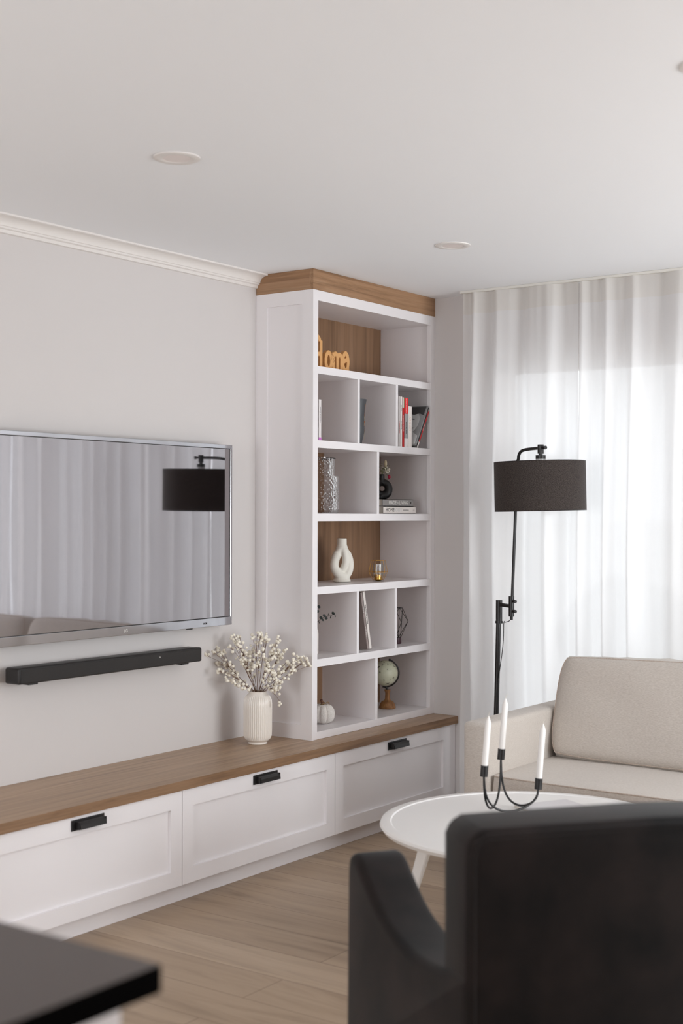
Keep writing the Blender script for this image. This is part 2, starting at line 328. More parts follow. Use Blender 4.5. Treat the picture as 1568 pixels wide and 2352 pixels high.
# cabinets: one unit per drawer front
FH = .435
seams = [(.9198, -.0061), (-.0061, -.9415), (-.9415, -1.877), (-1.877, -2.8124)]
def cabinet(x1, x0, label, first):
    c = thing('drawer_cabinet', label, 'cabinet', (x0, 0, 0), 0, 'drawer cabinets under the oak worktop'); w = x1-x0
    obj('body', B(0, w, -FH+.022, -.0005, .0725, .415), M['white'], c)
    g = .0012; fw, ft, fb = .059, .062, .056; z0, z1 = .074, .4135
    bm = B(g, w-g, -FH+.012, -FH+.0215, z0, z1)
    box(bm, g, g+fw, -FH, -FH+.0125, z0, z1); box(bm, w-g-fw, w-g, -FH, -FH+.0125, z0, z1)
    box(bm, g+fw, w-g-fw, -FH, -FH+.0125, z1-ft, z1); box(bm, g+fw, w-g-fw, -FH, -FH+.0125, z0, z0+fb)
    dr = obj('drawer_front', bm, M['white'], c)
    # cup pull
    cx = w*.505; hz = .3855
    bm = B(cx-.074, cx+.074, -FH-.004, -FH-.0004, hz-.018, hz+.018, .001)
    pr = [(-FH-.003, hz+.012), (-FH-.018, hz+.011), (-FH-.026, hz+.002), (-FH-.028, hz-.012), (-FH-.024, hz-.012), (-FH-.022, hz), (-FH-.015, hz+.007), (-FH-.003, hz+.008)]
    prism(bm, pr, 'x', cx-.055, cx+.062)
    box(bm, cx-.058, cx-.053, -FH-.024, -FH-.003, hz-.013, hz+.011); box(bm, cx+.060, cx+.065, -FH-.024, -FH-.003, hz-.013, hz+.011)
    obj('handle', bm, M['black'], dr)
    obj('plinth', B(0, w, -.385, -.0005, .0005, .072), M['white'], c)
    return c
for (s, lab) in zip(seams, ['white drawer cabinet with black pull, rightmost, below the bookcase', 'white drawer cabinet with black pull under the flower vase', 'white drawer cabinet with black pull under the soundbar and television', 'white drawer cabinet at the far left end of the worktop']):
    cabinet(s[0], s[1], lab, False)
fl = obj('filler_strip', B(.9215, .976, -FH+.006, -.0005, .0005, .415), M['white'])
tag(fl, 'narrow white filler panel between the rightmost drawer cabinet and the back wall', 'panel')

# ================================================================ DOWNLIGHTS
for (x, y, lab) in ((-1.635, -1.035, 'white recessed ceiling downlight above the television'), (-.083, -1.04, 'white recessed ceiling downlight nearest the bookcase and curtain'), (-1.53, -2.587, 'white recessed ceiling downlight cut by the right edge of the photo')):
    t = thing('ceiling_downlight', lab, 'ceiling light', (x, y, H), 0, 'recessed ceiling downlights')
    obj('trim_ring', lathe(bmesh.new(), [(.068, 0), (.068, -.003), (.063, -.005), (.045, -.005), (.041, -.0035), (.041, 0)], 48), M['trim'], t, True, 30)
    obj('diffuser', lathe(bmesh.new(), [(.041, -.001), (.041, -.0032), (0, -.0032)], 48), M['frost'], t, True, 30)

# ================================================================ TELEVISION
tv = thing('television', 'large wall-mounted television with chrome bezel reflecting the curtains', 'television', (-.91, -.070, .9435))
TW, TH = .672, .7475
bm = B(-TW+.006, TW-.006, .004, .034, .006, TH-.006, .004); box(bm, -.25, .25, .03, .0695, .2, .55)
obj('rear_case', bm, M['plastic'], tv)
def bezel(nm, poly):   # outer front polygon pieces with a sloped inner lip
    b = bmesh.new(); prism(b, poly, 'y', 0, .012, .0015, 2); return obj(nm, b, M['chrome'], tv)
bezel('bezel', [(-TW, TH), (TW, TH), (TW-.011, TH-.016), (-TW+.011, TH-.016)])
bezel('bezel', [(-TW, 0), (-TW+.011, .034), (TW-.011, .034), (TW, 0)])
bezel('bezel', [(-TW, 0), (-TW, TH), (-TW+.011, TH-.016), (-TW+.011, .034)])
bezel('bezel', [(TW, 0), (TW-.011, .034), (TW-.011, TH-.016), (TW, TH)])
sc = obj('screen', B(-TW+.0105, TW-.0105, .002, .010, .0335, TH-.0155), M['screen'], tv)
bm = B(-TW+.0108, TW-.0108, .0012, .0022, .0338, .0368); box(bm, -TW+.0108, TW-.0108, .0012, .0022, TH-.0182, TH-.0158)
box(bm, -TW+.0108, -TW+.0148, .0012, .0022, .0368, TH-.0182); box(bm, TW-.0148, TW-.0108, .0012, .0022, .0368, TH-.0182)
obj('screen_border', bm, M['plastic'], sc)
text('logo', 'LG', .017, M['inkw'], tv, (.05, -.0008, .0165), (PI/2, 0, 0)); text('logo', 'HDR', .011, M['ink'], tv, (.505, -.0008, .014), (PI/2, 0, 0))
obj('sensor', B(.40, .43, .002, .012, -.004, .001), M['plastic'], tv)

sb = thing('soundbar', 'long black soundbar mounted on the wall under the television', 'speaker', (-.93, -.0995, .811))
obj('body', B(-.475, .475, .002, .076, 0, .057, .008, 4), M['plastic'], sb, True, 30)
obj('grille', B(-.468, .468, -.0015, .004, .004, .051, .002, 2), M['grille'], sb)
for x in (-.40, .385): obj('bracket', B(x-.02, x+.02, .012, .0985, -.006, .0005), M['black'], sb)
text('logo', 'LG', .007, M['inkw'], sb, (.225, -.002, .038), (PI/2, 0, 0))
obj('bracket', B(-.05, .05, .070, .0985, .005, .04), M['black'], sb)

# ================================================================ RIBBED VASE + DRIED FLOWERS
vx, vy = -.187, -.168
v = thing('ribbed_vase', 'cream vertically ribbed ceramic vase on the oak worktop beside the bookcase', 'vase', (vx, vy, .4502))
pr = [(0, 0), (.038, 0), (.040, .003), (.040, .010), (.043, .013), (.052, .020), (.058, .034), (.0595, .060), (.0595, .165), (.057, .185), (.050, .199), (.040, .208), (.0375, .212), (.0385, .217), (.036, .219), (.033, .216), (.033, .205), (.050, .19), (.053, .06), (.04, .02), (0, .015)]
def rib(f, z):
    k = max(0, min(1, (z-.016)/.02))*max(0, min(1, (.207-z)/.012)); return 1-.06*k*abs(math.cos(f*PI*44))**.6
pp = []
for i in range(len(pr)-1):
    for k in range(3): t = k/3; pp.append((pr[i][0]*(1-t)+pr[i+1][0]*t, pr[i][1]*(1-t)+pr[i+1][1]*t))
pp.append(pr[-1])
obj('body', lathe(bmesh.new(), pp, 352, mod=lambda f, z: rib(f, z)), M['ceramic'], v, True, 60)
bq = thing('dried_flower_bouquet', 'bouquet of dried cream button blossoms on brown stems in the ribbed vase', 'flowers', (vx, vy, .655))
L2 = Vector((.581, -.814, 0)); D2 = Vector((.814, .581, 0))
tips = [(-.18, .17, .01), (-.15, .13, .04), (-.125, .10, -.03), (-.10, .20, .02), (-.085, .235, -.01), (-.065, .15, -.05), (-.12, .075, .02), (-.035, .17, .05), (-.01, .235, 0), (.005, .165, -.05), (.03, .24, .03), (.05, .175, -.03), (.075, .215, .01), (.095, .17, .05), (.085, .10, -.045), (.12, .12, .03), (.165, .14, 0), (.185, .115, .03), (.10, .06, -.05), (.075, .035, -.06), (-.06, .045, -.05), (-.045, .12, .03), (.04, .11, -.06)]
tips = [(a*1.0, b-.005, c) for a, b, c in tips]
rest = bmesh.new(); bl_me = None
for (u, zt, w) in tips:
    base = Vector((random.uniform(-.015, .015), random.uniform(-.015, .015), -.15)); mouth = L2*(u*.09)+D2*(w*.15)+Vector((0, 0, .0))
    mouth *= min(1, .026/max(mouth.length, 1e-4)); tip = L2*u+D2*w+Vector((0, 0, zt))
    bm = bmesh.new(); bls = []
    fork = mouth.lerp(tip, .62)+Vector((0, 0, .008))
    tube(bm, smooth_path([base, mouth, mouth.lerp(fork, .55)+L2*(-.08*u*.3), fork], 4), .0011, 5)
    nb = random.randint(4, 6)
    for k in range(nb):
        e = tip+Vector((random.gauss(0, .016), random.gauss(0, .016), random.gauss(0, .017))); mid = fork.lerp(e, .55)+Vector((0, 0, .004))
        tube(bm, [fork, mid, e], [.0008, .0007, .0005], 4)
        for q in range(random.randint(2, 4)):
            c = e+Vector((random.gauss(0, .008), random.gauss(0, .008), random.gauss(0, .007)))
            tube(bm, [mid.lerp(e, .6), c], .0004, 4)
            bls.append((c, random.uniform(.0052, .0074)))
    for q in range(6):
        c = fork.lerp(tip, random.uniform(-.25, .7))+Vector((random.gauss(0, .009), random.gauss(0, .009), random.gauss(0, .007))); tube(bm, [fork, c], .0004, 4); bls.append((c, random.uniform(.005, .007)))
    sp = obj('sprig', bm, M['stem'], bq, True); bls.sort(key=lambda q: -q[1])
    for q, (c, rr) in enumerate(bls):
        if q < 4:
            o = obj('blossom', ico(bmesh.new(), (0, 0, 0), rr, 2), M['petal'], sp, True); o.location = c
        else: ico(rest, c, rr, 2)
o = obj('blossoms', rest, M['petal'], bq, True); o['kind'] = 'stuff'

# ================================================================ SHELF OBJECTS
def book(loc, w, h, dp, cmat, label, group=None, rot=(0, 0, 0), cat='book', name='book'):
    """spine faces -y; w thickness (x), h height (z), dp depth (y)"""
    b = thing(name, label, cat, loc, 0, group); b.rotation_euler = rot
    bm = B(0, .0016, 0, dp, 0, h); box(bm, w-.0016, w, 0, dp, 0, h); box(bm, .0002, w-.0002, 0, .0016, 0, h)
    obj('cover', bm, cmat, b); obj('pages', B(.0016, w-.0016, .0016, dp-.003, .002, h-.002), M['page'], b); return b
def cm(nm, rgb): return mat(nm, rgb, .5)
Cw, Cw2, Cr, Cg, Cb = cm('white_cover', (228, 222, 220)), cm('offwhite_cover', (232, 224, 218)), cm('red_cover', (200, 32, 34)), cm('grey_cover', (158, 158, 158)), cm('black_cover', (30, 26, 24))
Cpk, Cor = cm('lilac_cover', (200, 120, 196)), cm('orange_print', (196, 110, 50))
Z2 = 1.7182; g2 = 'books on the second shelf from the top'; VT = (PI/2, -PI/2, 0)
def vtext(s, size, m, b, w, z, sx=1): text('title', s, size, m, b, (w/2, -.0006, z), (PI/2, PI/2, 0), .0003, 1.0, 'CENTER', sx)
b = book((.6745, -.301, Z2), .0105, .232, .15, Cw, 'thin white book with faint red spine print against the divider', g2); vtext('LA CUISINE DU JOUR', .006, Cr, b, .0105, .09)
b = book((.686, -.301, Z2), .0185, .232, .16, Cw2, 'off-white book with grey spine print, second book from the divider on the second shelf', g2); vtext('the little', .008, M['ink'], b, .0185, .18); vtext('CUISINE', .011, Cg, b, .0185, .10)
b = book((.7055, -.301, Z2), .0165, .230, .15, Cr, 'red paperback with a cream top to its spine on the second shelf', g2)
obj('spine_band', B(.0003, .0162, -.0006, .0004, .182, .2295), M['page'], b); obj('spine_band', B(.0105, .0162, -.0009, .0004, .182, .2295), M['green'], b); vtext('the food lover handbook', .0075, M['inkw'], b, .0165, .11)
b = book((.723, -.301, Z2), .031, .229, .15, Cg, 'grey book with a bright red upper spine on the second shelf', g2)
obj('spine_band', B(.0003, .0307, -.0006, .0004, .155, .2285), cm('bright_red', (226, 40, 44)), b); obj('spine_band', B(.0003, .0307, -.0006, .0004, .0005, .04), Cw, b); vtext('SIMPLE KITCHEN', .009, M['inkw'], b, .031, .192); vtext('every day table', .009, M['ink'], b, .031, .09)
b = book((.755, -.301, Z2), .033, .192, .14, Cw2, 'shorter white paperback with orange spine print, right end of the upright books', g2); vtext('Au fil des saisons', .0095, Cor, b, .033, .11)
b = book((.7545, -.158, Z2), .034, .245, .12, Cb, 'black book with orange print standing behind the shorter white paperback', g2)
obj('spine_print', B(.006, .028, -.0006, .0004, .195, .235, ), mat('speckled_orange', (120, 72, 36), .6, bump=.6, bscale=120), b)
# leaning books at the right: bottom (x .857) top (x .94) over .195 high
lean = .52; LB = Vector((.806, -.308, Z2+.0143)); LX = Vector((math.cos(lean), 0, -math.sin(lean)))
b = book(LB, .0115, .218, .150, cm('grey_photo_cover', (150, 150, 150)), 'grey book with a portrait photo cover leaning right on the second shelf', g2, (0, lean, 0))
# cover picture: abstract grey portrait built from flat shapes on the left board
def cov(nm, pts, m, lift):
    lift *= 2.5; bm = bmesh.new(); prism(bm, pts, 'x', -lift-.0004, 0); return obj(nm, bm, m, b)
def ell(cy, cz, ry, rz, n=28): return [(cy+ry*math.cos(2*PI*k/n), cz+rz*math.sin(2*PI*k/n)) for k in range(n)]
Gl, Gd, Gm = cm('pale_grey_print', (206, 206, 206)), cm('dark_grey_print', (66, 64, 64)), cm('mid_grey_print', (140, 139, 139))
cov('cover_print', [(.004, .004), (.146, .004), (.146, .06), (.1, .085), (.05, .08), (.004, .05)], Gl, .0001)
cov('cover_print', ell(.072, .125, .052, .068), Gl, .0003)
cov('cover_print', [(.004, .165), (.03, .176), (.06, .168), (.088, .178), (.112, .165), (.118, .140), (.130, .138), (.140, .160), (.146, .195), (.13, .214), (.004, .214)], Gd, .0005)
cov('cover_print', [(.040, .098), (.072, .086), (.104, .098), (.098, .072), (.072, .056), (.046, .072)], Gm, .0005)
cov('cover_print', [(.048, .140), (.068, .144), (.068, .148), (.048, .145)], Gd, .0005); cov('cover_print', [(.084, .144), (.106, .141), (.106, .146), (.084, .148)], Gd, .0005)
cov('cover_print', [(.068, .112), (.080, .110), (.078, .136), (.072, .136)], Gm, .0005); cov('cover_print', [(.058, .096), (.088, .096), (.088, .099), (.058, .099)], Gd, .0007)
b = book(LB+LX*.0119, .0055, .218, .150, Gd, 'thin dark grey book leaning between the photo-cover book and the red-labelled one', g2, (0, lean, 0))
b = book(LB+LX*.0178, .0105, .214, .150, Cw, 'white book with a red spine label leaning against the bookcase side, rightmost', g2, (0, lean, 0))
obj('spine_band', B(.0018, .0088, -.0006, .0004, .03, .2), Cr, b); vtext('RED CUISINE', .006, M['inkw'], b, .0105, .11)
# left compartment
b = book((.070, -.288, Z2), .0205, .176, .14, Cw, 'white paperback with a lilac spine foot in the left compartment', g2)
obj('spine_band', B(.0003, .0202, -.0006, .0004, .0003, .014), Cpk, b); vtext('RECETTES ET CONSEILS', .0065, M['ink'], b, .0205, .11)
# grey vase
v = thing('grey_vase', 'slender dark grey vase with etched leaves in the middle compartment of the second shelf', 'vase', (.527, -.17, Z2))
pr = [(0, 0), (.0235, 0), (.025, .004), (.022, .014), (.026, .035), (.033, .06), (.035, .08), (.0335, .105), (.0325, .13), (.035, .165), (.0395, .195), (.044, .213), (.042, .2135), (.037, .19), (.031, .14), (.03, .08), (0, .02)]
gb = obj('body', lathe(bmesh.new(), pr, 48), M['gvase'], v, True, 50)
for (a0, z0, s) in ((-1.2, .03, 1), (-.9, .06, -1), (-1.35, .09, 1), (-.75, .11, 1), (-1.1, .135, -1)):
    bm = bmesh.new(); pts = []
    for k in range(7):
        t = k/6; a = a0+s*.35*t; z = z0+.05*t; rr = .0338+.0006 if z < .13 else .036+(z-.15)*.15; pts.append((rr*math.cos(a), rr*math.sin(a), z))
    tube(bm, pts, .0006, 5); sphere(bm, pts[-1], .0028, 8, 6, (.5, .5, 1.8)); obj('etched_leaf', bm, M['pampas'] if s > 0 else Cor, v, True)
# home sign
hs = thing('home_sign', 'carved wooden home word sign with scored pattern on the top shelf', 'decoration', (.416, -.185, 2.0322))
def letter(nm, polys):
    bm = bmesh.new()
    for p in polys: tube(bm, p, .0135, 10)
    return bm
def flatstroke(bm, pts, w=.019, y0=-.009, y1=.009):
    for i_, (a, b_) in enumerate(zip(pts, pts[1:])):
        y0 = -.009-.0002*(i_ % 3)-.00005*(len(pts) % 5); y1 = -y0; a = Vector((a[0]*.93, a[1]*1.28)); b_ = Vector((b_[0]*.93, b_[1]*1.28)); t = (b_-a).normalized(); n = Vector((-t.y, t.x)); q = [a-t*w*.4+n*w*.5, b_+t*w*.4+n*w*.5, b_+t*w*.4-n*w*.5, a-t*w*.4-n*w*.5]
        prism(bm, [(v_.x, v_.y) for v_ in q], 'y', y0, y1)
def arc(cx, cz, rx, rz, a0, a1, n=12): return [(cx+rx*math.cos(math.radians(a0+(a1-a0)*k/n)), cz+rz*math.sin(math.radians(a0+(a1-a0)*k/n))) for k in range(n+1)]
LT = {'h': [[(-.262, .012), (-.262, .1)], [(-.215, .012), (-.215, .1)], [(-.262, .056), (-.215, .060)], arc(-.25, .105, .022, .012, 200, 20)],
      'o': [arc(-.155, .04, .022, .028, 0, 360, 18)],
      'm': [[(-.115, .012), (-.115, .066)], arc(-.098, .052, .016, .016, 170, 10), [(-.082, .062), (-.082, .012)], arc(-.065, .05, .016, .016, 170, 10), [(-.049, .05), (-.049, .012)]],
      'e': [arc(-.016, .045, .022, .03, -60, 280, 18)[::-1], [(-.036, .043), (.003, .058)], [(-.030, .018), (.006, .016)]]}
for ch, strokes in LT.items():
    bm = bmesh.new()
    for s in strokes: flatstroke(bm, s)
    L_ = remeshed('letter', bm, M['homewood'], hs, .0016, 1)
    bm = bmesh.new()
    for s in strokes[:1]:
        for a, c in list(zip(s[:-1:4], s[1::4]))[:1]:
            m_ = ((a[0]+c[0])/2*.93, (a[1]+c[1])/2*1.28)
            pz = [(m_[0]-.006, -.0094, m_[1]-.006), (m_[0]+.004, -.0094, m_[1]+.004), (m_[0]-.005, -.0094, m_[1]+.012), (m_[0]+.005, -.0094, m_[1]+.02), (m_[0]-.004, -.0094, m_[1]+.027)]; tube(bm, pz, .0006, 4)
    obj('scored_line', bm, M['ink2'], L_)
obj('base', B(-.28, .01, -.010, .010, 0, .013, .001), M['homewood'], hs)
# glass vase
Z3 = 1.4073
v = thing('hammered_glass_vase', 'clear hammered glass stepped vase in the left compartment of the third shelf', 'vase', (.215, -.165, Z3))
pr = [(0, .001), (.097, .001), (.103, .006), (.104, .02), (.104, .158), (.101, .164), (.086, .165), (.085, .17), (.085, .240), (.088, .242)]
obj('body', lathe(bmesh.new(), pr, 64), M['hammer'], v, True, 50)
obj('rim', lathe(bmesh.new(), [(.086, .239), (.089, .242), (.086, .245), (.083, .242), (.086, .239)], 64), M['hammer'], v, True)
# stacked books
g3 = 'books lying on the third shelf'
def flat_book(x0, x1, y0, y1, z0, z1, cmat, label):
    b = thing('book', label, 'book', (x0, y0, z0), 0, g3); w, dp, h = x1-x0, y1-y0, z1-z0
    bm = B(0, w, 0, dp, 0, .002); box(bm, 0, w, 0, dp, h-.002, h); box(bm, 0, w, 0, .002, 0, h, 0); obj('cover', bm, cmat, b)
    obj('pages', B(.003, w-.003, .002, dp-.003, .002, h-.002), M['page'], b); return b, w, h
b, w, h = flat_book(.595, .872, -.27, -.08, Z3, Z3+.034, Cw2, 'white book lying flat under the grey book on the third shelf')
text('title', 'HOME', .0235, M['ink'], b, (.020, -.0004, h/2), (PI/2, 0, 0), .0003, 1.15, 'LEFT'); text('title', 'BODY', .0235, Gl, b, (.088, -.0004, h/2), (PI/2, 0, 0), .0003, 1.15, 'LEFT'); obj('spine_line', B(.165, .215, -.0006, 0, h/2-.0012, h/2+.0012), M['ink'], b)
obj('spine_emblem', lathe(bmesh.new(), [(0, 0), (.006, 0), (.006, .0005), (0, .0005)], 20), M['ink'], b).location = (.258, 0, h/2); b.children[-1].rotation_euler = (PI/2, 0, 0)
b, w, h = flat_book(.590, .850, -.27, -.10, Z3+.0343, Z3+.067, cm('grey_linen_cover', (142, 138, 136)), 'grey book with white title lying on top of the white book on the third shelf')
text('title', 'MADE', .024, M['inkw'], b, (.05, -.0004, h/2), (PI/2, 0, 0), .0003, 1, 'LEFT'); text('title', 'for', .010, M['inkw'], b, (.1275, -.0004, h/2), (PI/2, 0, 0), .0003, 1); text('title', 'LIVING', .024, M['inkw'], b, (.138, -.0004, h/2), (PI/2, 0, 0), .0003, 1, 'LEFT')
obj('spine_emblem', B(.234, .242, -.0006, 0, h/2-.005, h/2+.005, ), M['ink'], b)
# black ring vase on the books
ZB = Z3+.0672
v = thing('black_ring_vase', 'black matte ring-shaped vase with a hole standing on the stacked books', 'vase', (.711, -.185, ZB))
bm = bmesh.new(); ring = []
for k in range(25):
    a = 2*PI*k/24; ring.append(L2*(.031*math.sin(a))+Vector((0, 0, .049+.031*math.cos(a+PI))))
tube(bm, ring, [.0195+.002*math.cos(2*PI*k/24) for k in range(25)], 14)
tube(bm, [(-.001, 0, .075), (-.002, 0, .095), (-.002, 0, .118)], [.020, .0135, .0125], 14); box(bm, -.028, .024, -.014, .014, .0005, .02, .004)
remeshed('body', bm, M['bceramic'], v, .0028, 6)
fq = thing('dried_flower_posy', 'small dried flower posy with a red bloom in the black vase', 'flowers', (.706, -.185, ZB+.1))
def stemmed(nm, tip, m, fn):
    bm = tube(bmesh.new(), smooth_path([(0, 0, -.02), (tip[0]*.3, tip[1]*.3, .03), tip], 4), .0008, 5); s = obj('stem', bm, M['green'], fq, True)
    q = bmesh.new(); fn(q, Vector(tip)); obj(nm, q, m, s, True)
stemmed('bunny_tail', (.022, -.008, .068), M['pampas'], lambda q, c: sphere(q, c, .009, 12, 10, (.8, .8, 2.0)))
def puff(q, c, n=9, sp=.008, r=.004):
    for k in range(n): ico(q, c+Vector((random.gauss(0, sp), random.gauss(0, sp), random.gauss(0, sp))), r*random.uniform(.7, 1.2), 1)
stemmed('white_blossoms', (.030, -.012, .035), M['petal'], lambda q, c: puff(q, c, 14, .008, .005))
stemmed('white_blossoms', (.012, -.01, .04), M['petal'], lambda q, c: puff(q, c, 8, .007, .003))
stemmed('leaf_spray', (0, -.012, .045), M['green'], lambda q, c: puff(q, c, 22, .013, .0028))
def red_fl(q, c):
    for k in range(16):
        a = k*2.4; t = k/16; sphere(q, c+Vector((math.cos(a)*.008*t, -.004, math.sin(a)*.008*t)), .0045, 6, 5)
stemmed('red_bloom', (.033, -.018, .006), M['red'], red_fl)
# white knot vase
Z4 = 1.0962
v = thing('knot_vase', 'white matte interlaced loop vase in front of the oak back on the fourth shelf', 'vase', (.437, -.150, Z4))
bm = bmesh.new()
def L(u, w, z): q = L2*u+D2*w; return (q.x, q.y, z)
# front limb: neck -> left -> sweeps to bottom right ; rear limb: neck -> right -> bottom left
tube(bm, smooth_path([L(.002, -.004, .165), L(-.014, -.006, .138), L(-.030, -.009, .104), L(-.033, -.014, .066), L(-.014, -.018, .036), L(.016, -.012, .016)], 6), [.018]*8+[.0205]*23, 14)
tube(bm, smooth_path([L(-.002, .004, .165), L(.016, .008, .138), L(.032, .010, .100), L(.032, .008, .058), L(.018, .003, .03), L(.002, 0, .016)], 6), [.018]*8+[.0205]*23, 14)
tube(bm, smooth_path([L(.004, -.006, .158), L(.013, -.012, .126), L(.016, -.014, .094), L(.006, -.010, .062), L(-.012, -.002, .036), L(-.02, .002, .018)], 6), [.015]*31, 12)
tube(bm, [(0, 0, .155), (0, 0, .17), (0, 0, .198)], [.028, .0225, .022], 20)
tube(bm, [(0, 0, .001), (0, 0, .012), (0, 0, .03)], [.042, .040, .026], 24)
remeshed('body', bm, M['knot'], v, .0026, 8)
# brass wire tealight lantern
v = thing('brass_wire_lantern', 'brass geometric wire candle lantern with a glass cup on the fourth shelf', 'candle holder', (.608, -.234, Z4))
def hexr(r, z, n=6, a0=.3): return [Vector((r*math.cos(a0+2*PI*k/n), r*math.sin(a0+2*PI*k/n), z)) for k in range(n)]
t0, t1, t2 = hexr(.033, .096), hexr(.044, .043), hexr(.026, .008); bm = bmesh.new()
for k in range(6):
    for r_ in (t0, t1, t2): tube(bm, [r_[k], r_[(k+1) % 6]], .0011, 6)
    tube(bm, [t0[k], t1[k]], .0011, 6); tube(bm, [t1[k], t2[k]], .0011, 6)
obj('wire_frame', bm, M['gold'], v, True)
obj('base_plate', lathe(bmesh.new(), [(0, .0003), (.026, .0003), (.027, .002), (0, .0035)], 32), M['black'], v, True, 30)
obj('glass_cup', lathe(bmesh.new(), [(.024, .02), (.0245, .022), (.0245, .078), (.0235, .078), (.0235, .022)], 40), M['glass'], v, True, 30)
obj('tealight_cup', lathe(bmesh.new(), [(0, .004), (.014, .004), (.017, .008), (.0175, .030), (.016, .030), (.0155, .026), (0, .026)], 32), M['gold'], v, True, 30)
# row five
Z5 = .7902
v = thing('white_bottle_vase', 'white bottle vase half hidden by the bookcase stile on the fifth shelf', 'vase', (.196, -.165, Z5))
obj('body', lathe(bmesh.new(), [(0, 0), (.022, 0), (.026, .004), (.0265, .09), (.024, .108), (.012, .118), (.009, .122), (.009, .135), (.011, .137), (.007, .137), (.007, .12), (0, .02)], 40), M['ceramic'], v, True, 50)
eu = thing('eucalyptus_branch', 'dark eucalyptus twigs rising from the white bottle vase', 'branch', (.196, -.165, Z5+.12))
for pts in ([(0, 0, -.06), (.005, -.010, .008), (.009, -.033, .030), (.014, -.052, .043), (.027, -.070, .048), (.045, -.088, .056)], [(0, 0, -.06), (.003, -.004, .02), (.014, -.012, .055), (.020, -.018, .08)]):
    sp = smooth_path(pts, 5); bm = tube(bmesh.new(), sp, .0009, 5); tw = obj('twig', bm, M['euc'], eu, True)
    for i in range(9, len(sp), 2):
        p = sp[i]; s = 1 if (i//2) % 2 else -1; bm = bmesh.new(); sphere(bm, (0, 0, 0), .0085, 10, 6, (1, .18, .75))
        l_ = obj('leaf', bm, M['euc'], tw, True); l_.location = p+Vector((.002, 0, s*.007)); l_.rotation_euler = (random.uniform(-.5, .5), random.uniform(-.8, .8), random.uniform(-1, 1))
bt = math.atan2(-.058, .270); g5 = 'books leaning on the fifth shelf'
b = book((.4785, -.262, Z5+.0040), .017, .262, .16, cm('taupe_cover', (150, 136, 132)), 'taupe book with white spine print leaning left against the divider on the fifth shelf', g5, (0, bt, 0)); vtext('la vie douce', .010, M['inkw'], b, .017, .08); vtext('MAISON', .011, M['inkw'], b, .017, .19)
b = book((.4965, -.262, Z5+.0040), .019, .266, .16, Cw2, 'off-white book with grey spine print leaning on the taupe book on the fifth shelf', g5, (0, bt, 0)); vtext('PORTRAITS & LETTERS', .009, M['ink'], b, .019, .16)
v = thing('wire_candle_holder', 'black geometric wire candle holder in the right compartment of the fifth shelf', 'candle holder', (.820, -.20, Z5))
bm = bmesh.new(); A0 = hexr(.028, .170, 4, .2); A1 = hexr(.056, .105, 4, .95); A2 = hexr(.018, .028, 4, .2)
for k in range(4):
    tube(bm, [A0[k], A0[(k+1) % 4]], .0014, 6); tube(bm, [A2[k], A2[(k+1) % 4]], .0014, 6)
    for j in (0, 1): tube(bm, [A0[(k+j) % 4], A1[k]], .0014, 6); tube(bm, [A2[(k+j) % 4], A1[k]], .0014, 6)
    tube(bm, [A0[k], A2[k]], .0014, 6)
obj('wire_frame', bm, M['black'], v, True)
obj('base', lathe(bmesh.new(), [(0, .0003), (.020, .0003), (.021, .003), (.020, .028), (0, .028)], 24), mat('plum_base', (58, 24, 34), .4), v, True, 30)
# row six: pumpkin
Z6 = .4822
v = thing('fabric_pumpkin', 'white knitted pumpkin with a twine-wrapped stem on the bottom shelf', 'decoration', (.245, -.185, Z6))
pr = [(0, .006), (.012, .002), (.030, .002), (.044, .010), (.052, .024), (.055, .042), (.052, .060), (.042, .076), (.026, .084), (.012, .081), (0, .074)]
obj('body', lathe(bmesh.new(), [(pr[i][0]*(1-t)+pr[i+1][0]*t, pr[i][1]*(1-t)+pr[i+1][1]*t) for i in range(10) for t in (0, .5)]+[pr[-1]], 96, mod=lambda f, z: .86+.14*abs(math.sin(f*PI*9))**.55), M['pumpkin'], v, True, 80)
obj('stem', tube(bmesh.new(), smooth_path([(0, 0, .072), (-.003, 0, .09), (-.010, 0, .105)], 4), [.008]*3+[.006]*6, 8), mat('stem_wood', (96, 62, 50), .8), v, True)
bm = bmesh.new(); tube(bm, [(.010*math.cos(a*.7), .010*math.sin(a*.7), .080+.0012*a) for a in range(16)], .0018, 6); tube(bm, smooth_path([(.008, -.006, .084), (.022, -.012, .092), (.03, -.014, .083), (.016, -.010, .083)], 5), .0015, 6); obj('twine_bow', bm, M['twine'], v, True)
# globe
gx, gy = .792, -.165
v = thing('desk_globe', 'small antique-style globe on a turned wooden foot on the bottom shelf', 'globe', (gx, gy, Z6))
obj('foot', lathe(bmesh.new(), [(0, .0005), (.038, .0005), (.040, .004), (.039, .012), (.036, .015), (.035, .023), (.028, .033), (.016, .039), (.012, .046), (.0105, .07), (.012, .080), (.0145, .083), (.0145, .090), (0, .091)], 40), M['globe_wood'], v, True, 40)
gc = Vector((L2.x*-.012, L2.y*-.012, .168))
gl = obj('globe_ball', sphere(bmesh.new(), (0, 0, 0), .0605, 48, 32), M['globe'], v, True); gl.location = gc; gl.rotation_euler = (.3, -.4, 0)
bm = bmesh.new(); pts = []
for k in range(19):
    a = math.radians(-100+170*k/18); pts.append(gc+L2*(.0665*math.cos(a))+Vector((0, 0, .0665*math.sin(a))))
tube(bm, pts, .0034, 8); tube(bm, [gc+Vector((0, 0, -.066))+L2*.004, (0, 0, .088)], [.005, .006], 8); sphere(bm, pts[-1], .0065, 10, 8)
obj('meridian_arm', bm, M['black'], v, True)

